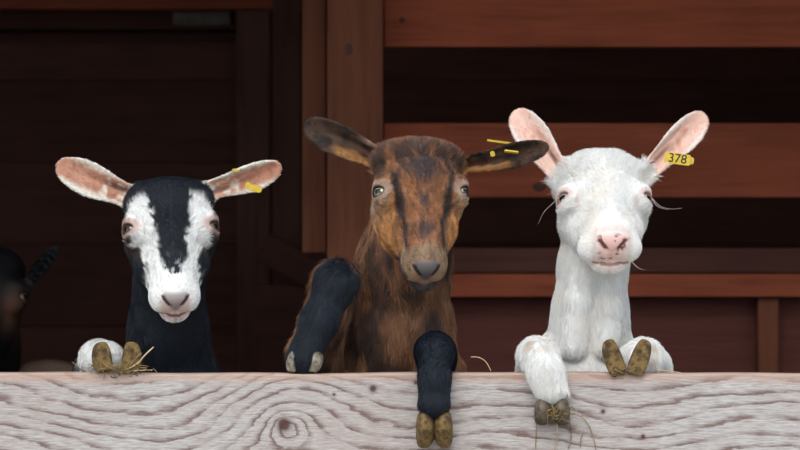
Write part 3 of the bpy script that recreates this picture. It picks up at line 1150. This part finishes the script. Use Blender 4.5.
# ------------------------------------------------------------------ brown goat
class BrownGoat(Goat):
    def paint(self, P, n):
        q = self.loc(P)
        xs, x, t, d = q[:, 0], np.abs(q[:, 0]), q[:, 1], q[:, 2]
        hd = self.head_mask(P)
        sq = np.array([1.6, 1.6, .55])
        n1, n2, n3 = vnoise(P * sq, 28, 1), vnoise(P * sq, 75, 2), vnoise(P * sq, 220, 3)
        # neck and body: brown with dark drifts
        C = lerp(np.array([.165, .070, .034]), np.array([.26, .125, .062]), step(n2 * .6 + n3 * .4, .3, .7))
        C = lerp(C, np.array([.030, .017, .014]), step(n1 * .7 + n2 * .3, .47, .60) * 0.88)
        tan = np.array([.40, .185, .075])
        # orange throat side
        C = lerp(C, tan, step(P[:, 2], 1.27, 1.36) * step(n1, .25, .5) * 0.7)
        # face
        face = lerp(np.array([.235, .095, .042]), np.array([.33, .145, .066]), step(n3 * .5 + n2 * .5, .3, .7))
        fdark = np.array([.028, .021, .022])
        jag = (n2 - .5) * .014 + (n3 - .5) * .006
        # dark mottled forehead and poll
        fore = (1 - step(t + jag * 2, -.035, .002)) * step(n1 * .45 + n2 * .55, .34, .50)
        face = lerp(face, fdark, fore * .85)
        face = lerp(face, np.array([.23, .135, .10]), (1 - step(t + jag, -.082, -.062)) * step(n2, .25, .5) * .85)
        # centre line spots on the bridge
        for (tc, hw, hh) in ((-.028, .013, .026), (.030, .0065, .014), (.088, .012, .018)):
            sp = np.exp(-((x + jag * .4) / hw) ** 2 - ((t - tc) / hh) ** 2)
            face = lerp(face, np.array([.06, .04, .042]), np.clip(sp * 1.3, 0, .9))
        # dark stripes from eye to the mouth corner
        sc = interp(t, [(-.05, .045), (0, .040), (.05, .034), (.10, .030), (.14, .034)])
        st = np.exp(-((x + jag * .7 - sc) / .0052) ** 2) * step(t, -.05, -.01) * (1 - step(t, .12, .14))
        face = lerp(face, fdark, np.clip(st * 1.4, 0, .95))
        # tan cheeks outside the stripes
        ck = step(x + jag, sc + .006, sc + .013) * step(t, .010, .03) * (1 - step(t, .125, .14))
        face = lerp(face, np.array([.44, .205, .075]), ck)
        pale = step(x, .046, .054) * np.exp(-((t - .012) / .022) ** 2)
        face = lerp(face, np.array([.38, .27, .19]), np.clip(pale, 0, 1) * .8)
        # muzzle
        mz = step(t + jag, .108, .122)
        face = lerp(face, lerp(np.array([.19, .12, .075]), np.array([.28, .18, .105]), n2), mz)
        drk = mz * np.clip(step(-d, .056, .068) + step(x, .024, .031) * step(-d, .040, .052), 0, 1)
        face = lerp(face, np.array([.050, .040, .042]), drk)
        lip = step(t, .148, .157) * (1 - step(x, .015, .024)) * step(d, -.066, -.060) * (1 - step(d, -.044, -.040))
        face = lerp(face, np.array([.27, .15, .11]), lip * .8)
        pad, nos, sn = self.nose(q)
        face = lerp(face, np.array([.075, .073, .085]), pad * .9)
        face = lerp(face, np.array([.012, .011, .014]), nos)
        C = lerp(C, face, hd)
        e = np.array(self.EYE)
        qe = np.concatenate([np.abs(q[:, :1]), q[:, 1:]], 1) - (e + np.array([.010, .001, .008]))
        re = np.sqrt((qe ** 2 / np.array([.018, .011, .018]) ** 2).sum(1))
        C = lerp(C, np.array([.34, .25, .20]), (1 - step(re, 1.2, 1.9)) * hd * .65)
        C = lerp(C, np.array([.02, .016, .016]), (1 - step(re, .75, 1.1)) * hd)
        m, u, v, wi = self.ear_coords(P)
        for i, ear in enumerate(self.ears):
            s = m & (wi == i)
            c = lerp(np.tile(np.array([.028, .019, .015]), (s.sum(), 1)), np.array([.075, .042, .028]), step(vnoise(P[s], 60, 5), .4, .7))
            low = v[s] * (1 if i == 0 else -1)           # +: lower edge
            inner = step(n[s] @ ear.n, 0.0, 0.35)
            org = step(low + (vnoise(P[s], 60, 8) - .5) * .35, .24, .42) * (1 - step(low, .70, .92) * step(u[s], .25, .4)) * (1 - step(u[s], .50, .66)) * inner
            c = lerp(c, np.array([.36, .165, .055]), org * .85)
            red = (1 - step(np.abs(low - .02), .1, .2)) * (1 - step(u[s], .25, .5)) * inner
            c = lerp(c, np.array([.10, .03, .02]), red * .8)
            if i == 0:
                up = step(-low, .35, .6) * (1 - step(u[s], .25, .45))
                c = lerp(c, np.array([.33, .19, .14]), up * .8)
            C[s] = c
        # black lower legs, the sky's blue sheen tinted into the colour
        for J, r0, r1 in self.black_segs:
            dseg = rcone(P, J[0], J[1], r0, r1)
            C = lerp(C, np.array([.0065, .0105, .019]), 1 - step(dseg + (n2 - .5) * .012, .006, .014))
        return C

    def density(self, P):
        hd = np.linalg.norm(P - self.wld((0, .03, -.03)), axis=1) < 0.22
        return np.where(hd, 1.0, 0.75)

    def groom_extra(self, P, n, ln, lift, flow, q, hd, m):
        top = (hd > .5) & (q[:, 1] < -.05) & ~m
        ln = np.where(top, 0.013 + .014 * vnoise(P, 45, 41), ln)
        lift = np.where(top, .9, lift)
        neck = (hd < .5) & ~m
        ln = np.where(neck, 0.026, ln)
        for J, r0, r1 in self.black_segs:
            s = rcone(P, J[0], J[1], r0, r1) < .012
            ax = unit(np.array(J[1]) - np.array(J[0]))
            flow[s] = ax
            ln = np.where(s, .010, ln)
            lift = np.where(s, .25, lift)
        return ln, lift, flow


g = BrownGoat('goat', 'brown goat with dark ears and black legs standing between the other two at the plank', (423.5, 184), 0.02, 25, yaw=7, roll=0)
g.length = 0.93
g.contrast = 2.6
g.lid = .0060
Yh = 0.08
g.muz = 0.90
g.ears = [Ear(W(388, 163, Yh + .02), W(304, 123, Yh - .0), .0280, (-0.1, -1, -0.2), curl=.014, base_curl=.026),
          Ear(W(456, 166, Yh + .03), W(548, 146, Yh - .06), .0225, (0.1, -1, -0.25), curl=.012, base_curl=.024, skew=-.002)]
hb = g.wld((0, -.02, -.075))
cx = W(402, 372, .2)[0]
k1 = W(336, 283, .045)
k2 = W(303, 358, .020)
r1 = W(435, 352, -.002)
r2 = W(434, 402, -.030)
g.black_segs = [((k1, k2), .031, .030), ((r1, r2), .033, .031), ((r1, W(434, 440, -.03)), .030, .03), ((W(436, 354, .07), r1), .034, .034)]
g.trunk = [(hb, W(404, 262, .15), .060, .070, .03),
           (W(404, 262, .15), W(400, 330, .19), .070, .083, .03),
           (W(400, 330, .19), W(402, 400, .23), .083, .100, .03),
           (W(402, 400, .23), (cx, .33, .86), .100, .145, .05),
           ((cx, .33, .86), (cx, .52, .70), .150, .160, .05),
           ((cx, .52, .70), (cx, .66, .62), .155, .125, .05)]
g.limbs = [([W(372, 400, .22), W(322, 392, .20), W(314, 352, .15), k1 + np.array([0, .012, .004]), k1, (k1 + k2) / 2, k2], [.055, .045, .036, .032, .029, .028, .027], .018),
           ([W(432, 385, .22), W(442, 395, .20), W(436, 354, .06), r1, (r1 + r2) / 2 + np.array([0, -.011, 0]), r2], [.055, .045, .030, .030, .0225, .026], .018)]
g.hind(cx, mat=M['hoof_dark'])
for sd, px in ((-1, 295), (1, 315)):
    g.claw(W(px, 356, .010), np.array([-.25 + .1 * sd, -.75, -.75]), np.array([-.1, .3, -1.0]), sd, .038, .027, .030, M['hoof_grey'], 0.0)
for sd, px in ((-1, 425), (1, 444)):
    g.claw(W(px, 423, -.033), np.array([0.04 * sd, -.2, -1.0]), np.array([0, 1.0, -.25]), -sd, .060, .037, .050, M['hoof'], 0.0)
g.build(lo=(cx - .30, -.15, 0.0), hi=(cx + .30, .85, 1.6), flo=(W(278, 0, .1)[0], -.13, W(0, 440, 0)[2]), fhi=(W(556, 0, .1)[0], .13, 1.497))
g.eyes(M['eye_amber'])
g.fur(110000, W(0, 442, 0)[2], 12)
brown = g


# ------------------------------------------------------------------ white goat
class WhiteGoat(Goat):
    def paint(self, P, n):
        q = self.loc(P)
        xs, x, t, d = q[:, 0], np.abs(q[:, 0]), q[:, 1], q[:, 2]
        hd = self.head_mask(P)
        n1, n2 = vnoise(P, 30, 1), vnoise(P, 90, 2)
        C = lerp(np.tile(WHITE, (len(P), 1)), np.array([.78, .72, .64]), step(n1, .5, .8) * .5)
        # pink skin showing
        e = np.array(self.EYE)
        qe = np.concatenate([np.abs(q[:, :1]), q[:, 1:]], 1) - (e + np.array([.010, .001, .008]))
        re = np.sqrt((qe ** 2 / np.array([.018, .011, .018]) ** 2).sum(1))
        C = lerp(C, np.array([.62, .42, .38]), (1 - step(re, 1.1, 1.7)) * hd * .7)
        C = lerp(C, np.array([.22, .12, .11]), (1 - step(re, .75, 1.05)) * hd)
        tear = np.exp(-((x - .046) / .004) ** 2 - ((t - .022) / .012) ** 2) * hd
        C = lerp(C, np.array([.55, .38, .33]), tear * .5)
        pad, nos, sn = self.nose(q)
        pad = np.clip(pad + step(sn, .02, .03) * (1 - step(x, .018, .025)) * step(d, -.066, -.058) * .8, 0, 1) * hd
        C = lerp(C, np.array([.72, .42, .38]), pad * .9)
        mo = step(t, .12, .14) * (1 - step(x, .026, .034)) * step(d, -.085, -.072) * hd
        C = lerp(C, np.array([.66, .48, .43]), mo * .5 * (1 - pad))
        spots = pad * step(n2 * .6 + vnoise(P, 260, 7) * .4, .60, .68)
        C = lerp(C, np.array([.09, .055, .06]), spots)
        C = lerp(C, np.array([.15, .05, .05]), nos * hd)
        mouth = (np.abs(d + .067) < .003) & (t > .14) & (x < .028) & (hd > .5)
        C[mouth] = (.42, .26, .22)
        m, u, v, wi = self.ear_coords(P)
        for i, ear in enumerate(self.ears):
            s = m & (wi == i)
            inner = step(n[s] @ ear.n, 0.0, .35)
            core = inner * (1 - step(np.abs(v[s]), .50, .88))
            pink = lerp(np.array([.74, .46, .38]), np.array([.78, .57, .48]), vnoise(P[s], 60, 9))
            c = lerp(np.tile(np.array([.80, .70, .64]), (s.sum(), 1)), pink, core)
            sc = inner * step(vnoise(P[s], 85, 21), .55, .75) * step(u[s], .3, .5) * (1 - step(u[s], .75, .9)) * (1 - step(np.abs(v[s]), .3, .6))
            c = lerp(c, np.array([.55, .27, .17]), sc * .7)
            dark = inner * (1 - step(np.abs(v[s] + (.25 if i == 0 else -.2)), .07, .18)) * (1 - step(u[s], .28, .5))
            c = lerp(c, np.array([.26, .11, .09]), dark * .8)
            C[s] = c
        # tan stains on the hanging wrist and outside of the raised foot
        for c0, r in ((W(540, 347, .0), .030), (W(656, 352, .03), .030)):
            k = 1 - step(np.linalg.norm(P - c0, axis=1), r * .5, r)
            C = lerp(C, np.array([.50, .34, .20]), k * .55 * step(n2, .3, .6))
        return C

    def density(self, P):
        hd = np.linalg.norm(P - self.wld((0, .03, -.03)), axis=1) < 0.22
        return np.where(hd, 1.0, 0.8)

    def groom_extra(self, P, n, ln, lift, flow, q, hd, m):
        top = (hd > .5) & (q[:, 1] < -.035) & ~m
        ln = np.where(top, 0.008 + .014 * vnoise(P, 45, 41) * step(np.abs(q[:, 0]), .0, .03) + .003, ln)
        lift = np.where(top, .75, lift)
        neck = (hd < .5) & ~m
        ln = np.where(neck, 0.013, ln)
        f = (P[:, 1] < .012) & (P[:, 2] < ZT + .03) & (P[:, 0] < W(580, 0, 0)[0])
        ln = np.where(f, np.where(P[:, 2] < W(0, 384, 0)[2], .010, .020), ln)
        lift = np.where(f, .22, lift)
        return ln, lift, flow

    def whiskers(self):
        out = []
        col_ = np.array([.62, .52, .46])
        for pts in (((559, 197), (552, 204), (544, 212), (538, 224)), ((560, 195), (556, 194), (552, 193), (547, 195)),
                    ((652, 198), (660, 206), (671, 209), (682, 208)), ((652, 199), (656, 205), (661, 208), (668, 210)),
                    ((600, 262), (596, 268), (590, 272), (584, 274)), ((632, 262), (637, 267), (641, 269), (646, 270))):
            Y = .05 if pts[0][1] < 230 else -.06
            out.append((np.array([W(a, b, Y - .004 * i) for i, (a, b) in enumerate(pts)]), col_))
        return out


g = WhiteGoat('goat', 'white goat with a pink nose and upright ears, rightmost at the plank', (607, 186), 0.045, 46, yaw=4, roll=0)
g.length = 0.71
g.brow_lift = 1.0
g.SX = [(-.12, 1.15), (-.04, 1.14), (.01, 1.11), (.04, 1.03), (.08, 1.02), (.12, 1.06)]
g.contrast = 0.22
g.jit = 0.14
g.muz = 1.20
g.lid = .0085
Yh = 0.10
g.ears = [Ear(W(562, 178, Yh + .015), W(514, 110, Yh + .035), .0290, (-0.15, -1, 0.1), curl=.016, base_curl=.03, skew=-.001),
          Ear(W(648, 172, Yh + .015), W(706, 114, Yh + .02), .0265, (0.2, -1, 0.0), curl=.015, base_curl=.028, skew=.001)]
hb = g.wld((0, -.01, -.085))
cx = W(594, 372, .2)[0]
l1 = W(541, 357, .004)
l2 = W(551, 388, -.026)
g.trunk = [(hb, W(593, 265, .15), .056, .052, .03),
           (W(593, 265, .15), W(590, 312, .165), .052, .058, .03),
           (W(590, 312, .165), W(588, 395, .21), .058, .098, .03),
           (W(588, 395, .21), (cx, .33, .86), .100, .145, .05),
           ((cx, .33, .86), (cx, .52, .70), .150, .160, .05),
           ((cx, .52, .70), (cx, .66, .62), .155, .125, .05)]
g.limbs = [([W(560, 366, .19), W(538, 392, .18), W(537, 356, .055), l1, (l1 + l2) / 2 + np.array([0, -.010, 0]), l2], [.055, .042, .028, .0255, .022, .025], .018),
           ([W(622, 395, .21), W(655, 405, .20), W(650, 366, .13), W(644, 357, .07), W(634, 358, .038)], [.055, .042, .030, .028, .024], .018),
           ([W(586, 258, .106), W(578, 300, .104), W(574, 345, .112)], [.026, .019, .022], .012),
           ([W(610, 262, .104), W(609, 305, .102), W(606, 345, .110)], [.025, .018, .021], .012)]
g.hind(cx, mat=M['hoof_dark'])
for sd, px in ((-1, 543), (1, 562)):
    g.claw(W(px, 407, -.031), np.array([.10 * sd, -.25, -1.0]), np.array([0, 1.0, -.3]), -sd, .042, .034, .046, M['hoof_brown'], 0.0)
for sd, px in ((-1, 615), (1, 637)):
    g.claw(W(px, 361, .006), np.array([.40 * sd, -.1, 1.0]), np.array([0.0, -1.0, 0.0]), sd, .062, .035, .038, M['hoof'], 0.0)
g.build(lo=(cx - .30, -.15, 0.0), hi=(cx + .30, .85, 1.6), flo=(W(506, 0, .1)[0], -.14, W(0, 420, 0)[2]), fhi=(W(716, 0, .1)[0], .16, 1.52))
g.eyes(M['eye_grey'])
g.fur(100000, W(0, 425, 0)[2], 13)
white = g


# ------------------------------------------------------------------ ear tags
def slab(name, c, ux, uy, w, h, t, mat, parent, corner=0.25, bend=0.0):
    """thin rounded plastic plate centred at c, spanned by ux, uy (world), as a child of the goat"""
    ux, uy = unit(ux), unit(np.asarray(uy, float))
    uy = unit(uy - (uy @ ux) * ux)
    nz = np.cross(ux, uy)
    r = corner * min(w, h)
    ring = []
    for cxs, cys, a0 in ((1, 1, 0), (-1, 1, 90), (-1, -1, 180), (1, -1, 270)):
        for k in range(4):
            a = math.radians(a0 + 30 * k)
            ring.append((cxs * (w / 2 - r) + r * math.cos(a), cys * (h / 2 - r) + r * math.sin(a)))
    verts = []
    for zz in (-t / 2, t / 2):
        for (a, b) in ring:
            verts.append(ux * a + uy * b + nz * (zz + bend * (a / w) ** 2))
    n = len(ring)
    faces = [tuple(range(n))[::-1], tuple(range(n, 2 * n))] + [(i, (i + 1) % n, n + (i + 1) % n, n + i) for i in range(n)]
    o = mesh_obj(name, verts, faces, mat, parent.root, Vector(c) - parent.root.location)
    return o, (ux, uy, nz)


def print_text(body, size, c, ux, uy, nz, parent_obj, mat):
    cu = bpy.data.curves.new('tag_number', 'FONT')
    cu.body = body
    cu.size = size
    cu.align_x = 'CENTER'
    cu.align_y = 'CENTER'
    cu.extrude = 0.0002
    tmp = bpy.data.objects.new('tmp_text', cu)
    col.objects.link(tmp)
    bpy.context.view_layer.update()
    me = bpy.data.meshes.new_from_object(tmp.evaluated_get(bpy.context.evaluated_depsgraph_get()))
    bpy.data.objects.remove(tmp)
    me.name = 'tag_number'
    me.materials.clear()
    me.materials.append(mat)
    o = bpy.data.objects.new('tag_number', me)
    o.parent = parent_obj
    col.objects.link(o)
    o.matrix_local = Matrix.Translation(Vector(c)) @ Matrix((Vector(ux), Vector(uy), Vector(nz))).transposed().to_4x4()
    return o


tg, (ux, uy, nz) = slab('ear_tag', W(677.5, 158.8, .088), (1, 0, -.13), (0.13, -.1, 1), .0445, .0185, .0016, M['tag'], white, .18)
tg['label'] = 'yellow plastic ear tag printed 378'
print_text('378', .0215, -np.array(nz) * -.0012 if nz[1] < 0 else -np.array(nz) * .0012, ux, uy, nz if nz[1] < 0 else -np.array(nz), tg, M['tag_print'])
slab('ear_tag_back', W(688, 160.5, .094), (1, 0, -.1), (0.1, 0, 1), .020, .012, .0016, M['tag'], white, .3)
slab('ear_tag', W(255.5, 188.5, .062), (1, 0, -.22), (.2, -.2, 1), .0215, .0110, .003, M['tag'], striped, .4)
slab('ear_tag_stud', W(248, 185.5, .064), (1, 0, -.2), (.2, -.2, 1), .009, .0115, .004, M['tag'], striped, .45)
slab('ear_tag_back', W(236, 170, .090), (1, 0, .05), (0, 1, .2), .013, .016, .0025, M['tag'], striped, .3)
slab('ear_tag_back', W(500, 141.8, .085), (1, 0, -.14), (0, 1, .12), .044, .020, .0018, M['tag'], brown, .2)
slab('ear_tag', W(511.5, 151.8, .030), (1, 0, -.12), (0, -1, .16), .024, .016, .0022, M['tag'], brown, .2)
slab('ear_tag_pin', W(507, 147, .072), (1, 0, -.2), (0, -.2, 1), .004, .016, .004, M['tag'], brown, .3)
slab('ear_tag_stud', W(492.5, 153.8, .040), (1, 0, .3), (0, -.3, 1), .0075, .0085, .003, M['tag'], brown, .3)


# ------------------------------------------------------------------ straw
def tube_mesh(pts, r, n=6, taper=0.6):
    pts = [np.asarray(p, float) for p in pts]
    # smooth the polyline
    P = []
    m = len(pts)
    for i in range(m - 1):
        p0, p1, p2, p3 = pts[max(i - 1, 0)], pts[i], pts[i + 1], pts[min(i + 2, m - 1)]
        for k in range(4):
            t = k / 4
            P.append(0.5 * ((2 * p1) + (-p0 + p2) * t + (2 * p0 - 5 * p1 + 4 * p2 - p3) * t * t + (-p0 + 3 * p1 - 3 * p2 + p3) * t ** 3))
    P.append(pts[-1])
    V, F = [], []
    for i, p in enumerate(P):
        d = unit(P[min(i + 1, len(P) - 1)] - P[max(i - 1, 0)])
        a = np.cross(d, (0.3, 0.9, 0.2))
        a = unit(a)
        b = np.cross(d, a)
        rr = r * (1 - (1 - taper) * i / (len(P) - 1))
        for k in range(n):
            th = 2 * math.pi * k / n
            V.append(p + (a * math.cos(th) + b * math.sin(th)) * rr)
    for i in range(len(P) - 1):
        for k in range(n):
            q, w = i * n + k, i * n + (k + 1) % n
            F.append((q, w, w + n, q + n))
    F.append(tuple(range(n))[::-1])
    F.append(tuple((len(P) - 1) * n + k for k in range(n)))
    return V, F


def stalk(pts, r, label, mat):
    V, F = tube_mesh(pts, r)
    c = np.asarray(pts[0], float)
    o = mesh_obj('straw_stalk', [v - c for v in V], F, mat, None, Vector(c), smooth=True)
    tag(o, label, 'straw', 'loose straw stalks on the plank')
    return o


YF = -.004
stalk([W(124, 371.5, -.002), W(138, 363, -.01), W(144, 356, -.012), W(153.5, 347, -.008)], .0017, 'pale straw stalk jutting up and right from beside the white hoof', M['straw_pale'])
stalk([W(126, 371.5, -.002), W(138, 370.5, -.006), W(152.5, 370, -.004)], .0015, 'pale straw stalk lying flat along the plank beside the white hoof', M['straw_pale'])
stalk([W(128, 369, -.004), W(137, 357, -.012), W(142, 353, -.014)], .0011, 'short brown straw stalk pointing up beside the white hoof', M['straw'])
stalk([W(84, 372, .004), W(77, 366, -.004), W(72, 362, -.006)], .0010, 'thin straw stalk left of the white hoof at the plank\'s left end', M['straw'])
stalk([W(471, 357, .02), W(479, 357.5, .015), W(486, 362, .01), W(491, 371, .006)], .0010, 'pale curved straw stalk on the plank between brown and white goats', M['straw_pale'])
stalk([W(656, 370, .01), W(668, 371, .008), W(682, 373, .004)], .0011, 'pale straw stalk on the plank at the far right of the white goat', M['straw_pale'])
stalk([W(538, 413, -.03), W(536.5, 424, -.008), W(536, 437, YF), W(535.5, 449, YF)], .0010, 'leftmost straw strand hanging below the white goat\'s lowered hoof', M['straw'])
stalk([W(555, 416, -.03), W(557, 425, -.010), W(557.5, 437, YF), W(555, 447, YF), W(552, 453, YF)], .0012, 'straw strand hanging straight below the white goat\'s lowered hoof', M['straw_pale'])
stalk([W(563, 415, -.03), W(570, 424, -.010), W(571, 438, YF), W(568, 449, YF)], .0012, 'golden straw strand hanging right of the lowered hoof', M['straw'])
stalk([W(566, 413, -.03), W(578, 415, -.010), W(588, 424, YF), W(594, 440, YF), W(596, 452, YF)], .0010, 'long curved straw strand, rightmost below the lowered hoof', M['straw'])
stalk([W(580, 447, YF), W(581, 438, YF), W(584, 431, YF)], .0010, 'short golden straw strand on the plank face below the white goat', M['straw'])


def tuft(c, sx, sy, sz, n, seed, label, lmin=.010, lmax=.028, down=0.0):
    rng = np.random.default_rng(seed)
    V, F = [], []
    for i in range(n):
        p = c + rng.normal(0, 1, 3) * np.array([sx, sy, sz]) * .5
        d = unit(rng.normal(0, 1, 3) * np.array([1, .45, .55]) + np.array([0, 0, -down]))
        l = rng.uniform(lmin, lmax)
        b = rng.normal(0, 1, 3) * l * .18
        v, f = tube_mesh([p - d * l / 2, p + b, p + d * l / 2], rng.uniform(.0006, .0012), 4)
        o = len(V)
        V += v
        F += [tuple(k + o for k in q) for q in f]
    ob = mesh_obj('straw_tuft', [v - c for v in V], F, M['straw'], None, Vector(c), smooth=True)
    tag(ob, label, 'straw', kind='stuff')
    return ob


tuft(W(118, 369, -.006), .040, .008, .008, 70, 1, 'muddy straw tangled under the white hoof of the striped goat')
tuft(W(625, 370, -.008), .030, .008, .007, 40, 2, 'muddy straw caught under the white goat\'s upturned hoof', .006, .016)
tuft(W(556, 413, -.045), .024, .008, .010, 40, 3, 'yellow straw caught on the white goat\'s lowered hoof', .008, .022, .3)


# ------------------------------------------------------------------ goats in the dark behind
class DimGoat(Goat):
    coat = np.array([.005, .005, .007])
    patch = None

    def paint(self, P, n):
        C = lerp(np.tile(self.coat, (len(P), 1)), self.coat * .6, vnoise(P, 25, 1))
        if self.patch is not None:
            q = self.loc(P)
            k = np.exp(-((np.abs(q[:, 0]) - .05) / .02) ** 2 - ((q[:, 1] - .03) / .03) ** 2)
            C = lerp(C, self.patch, k)
        return C

    def stand(self, C, D, length=.52, top=1.0, mat=None):
        """four-footed stance; C chest centre, D horizontal direction to the rump"""
        C, D = np.array(C, float), unit(D)
        lat = np.cross(D, (0, 0, 1.0))
        R_ = C + D * length
        self.trunk += [(C, C + D * length * .5 + np.array([0, 0, -.02]), .135, .155, .05), (C + D * length * .5 + np.array([0, 0, -.02]), R_, .155, .13, .05)]
        for sd in (-1, 1):
            b = C + lat * sd * .075
            z = C[2]
            J = [b, b + np.array([0, 0, -.16]) + D * .03, np.array([*(b + D * .0)[:2], z * .45]), np.array([*(b - D * .0)[:2], .10]), np.array([*(b - D * .015)[:2], .045])]
            self.limbs.append((J, [.07, .048, .03, .024, .025], .03))
            self.hoof(np.array([*(b - D * .02)[:2], .0185]), -D, (0, 0, -1), M['hoof_dark'])
            h = R_ + lat * sd * .08
            J = [h, np.array([*(h - D * .10)[:2], z * .62]), np.array([*(h + D * .09)[:2], z * .40]), np.array([*(h + D * .06)[:2], .10]), np.array([*(h + D * .04)[:2], .045])]
            self.limbs.append((J, [.10, .07, .032, .024, .025], .03))
            self.hoof(np.array([*(h + D * .03)[:2], .0185]), -D, (0, 0, -1), M['hoof_dark'])
        self.limbs.append(([R_ + D * .08 + np.array([0, 0, .08]), R_ + D * .17 + np.array([0, 0, .13])], [.03, .012], .02))


Yd = 1.05
g = DimGoat('goat', 'black goat half out of the left edge, standing in the dark behind', (-16, 286), Yd, 28, yaw=10, roll=6, hs=1.15, base=tuple(W(-25, 0, Yd + .1)[:2]) + (0,))
g.patch = np.array([.10, .045, .025])
g.fine = .005
g.ears = [Ear(W(22, 290, Yd + .06), W(58, 246, Yd + .02), .0165, (.1, -1, .1), curl=.012, base_curl=.02),
          Ear(W(-50, 285, Yd + .06), W(-100, 250, Yd + .02), .022, (-.1, -1, .1), curl=.012, base_curl=.02)]
ch = W(-42, 470, Yd + .25)
g.trunk = [(g.wld((0, -.02, -.075)), W(-26, 350, Yd + .12), .070, .085, .03), (W(-26, 350, Yd + .12), ch, .085, .13, .05)]
g.stand(ch, (-1, .12, 0))
g.build(lo=(ch[0] - .85, Yd - .2, 0), hi=(ch[0] + .45, Yd + .62, 1.5), flo=(W(-110, 0, Yd)[0], Yd - .16, 1.0), fhi=(W(64, 0, Yd)[0], Yd + .12, 1.34), coarse=.015)
g.eyes(M['eye_brown'])

Yd = 1.75
g = DimGoat('goat', 'pale tan goat deep in the dark, only the top of its head above the plank', (45, 392), Yd, 30, base=tuple(W(45, 0, Yd + .3)[:2]) + (0,))
g.coat = np.array([.40, .27, .19])
g.fine = .005
g.ears = [Ear(W(66, 385, Yd + .06), W(95, 402, Yd + .04), .024, (.1, -1, .1)), Ear(W(24, 385, Yd + .06), W(-5, 402, Yd + .04), .024, (-.1, -1, .1))]
ch = np.array([W(45, 0, Yd)[0], Yd + .20, .56])
g.trunk = [(g.wld((0, -.02, -.075)), ch + np.array([0, -.06, .12]), .062, .085, .03), (ch + np.array([0, -.06, .12]), ch, .085, .13, .05)]
g.stand(ch, (0.1, 1, 0), length=.42)
g.build(lo=(ch[0] - .25, Yd - .2, 0), hi=(ch[0] + .32, Yd + .85, 1.1), flo=(W(-12, 0, Yd)[0], Yd - .16, .75), fhi=(W(102, 0, Yd)[0], Yd + .10, 1.04), coarse=.015)
g.eyes(M['eye_brown'])
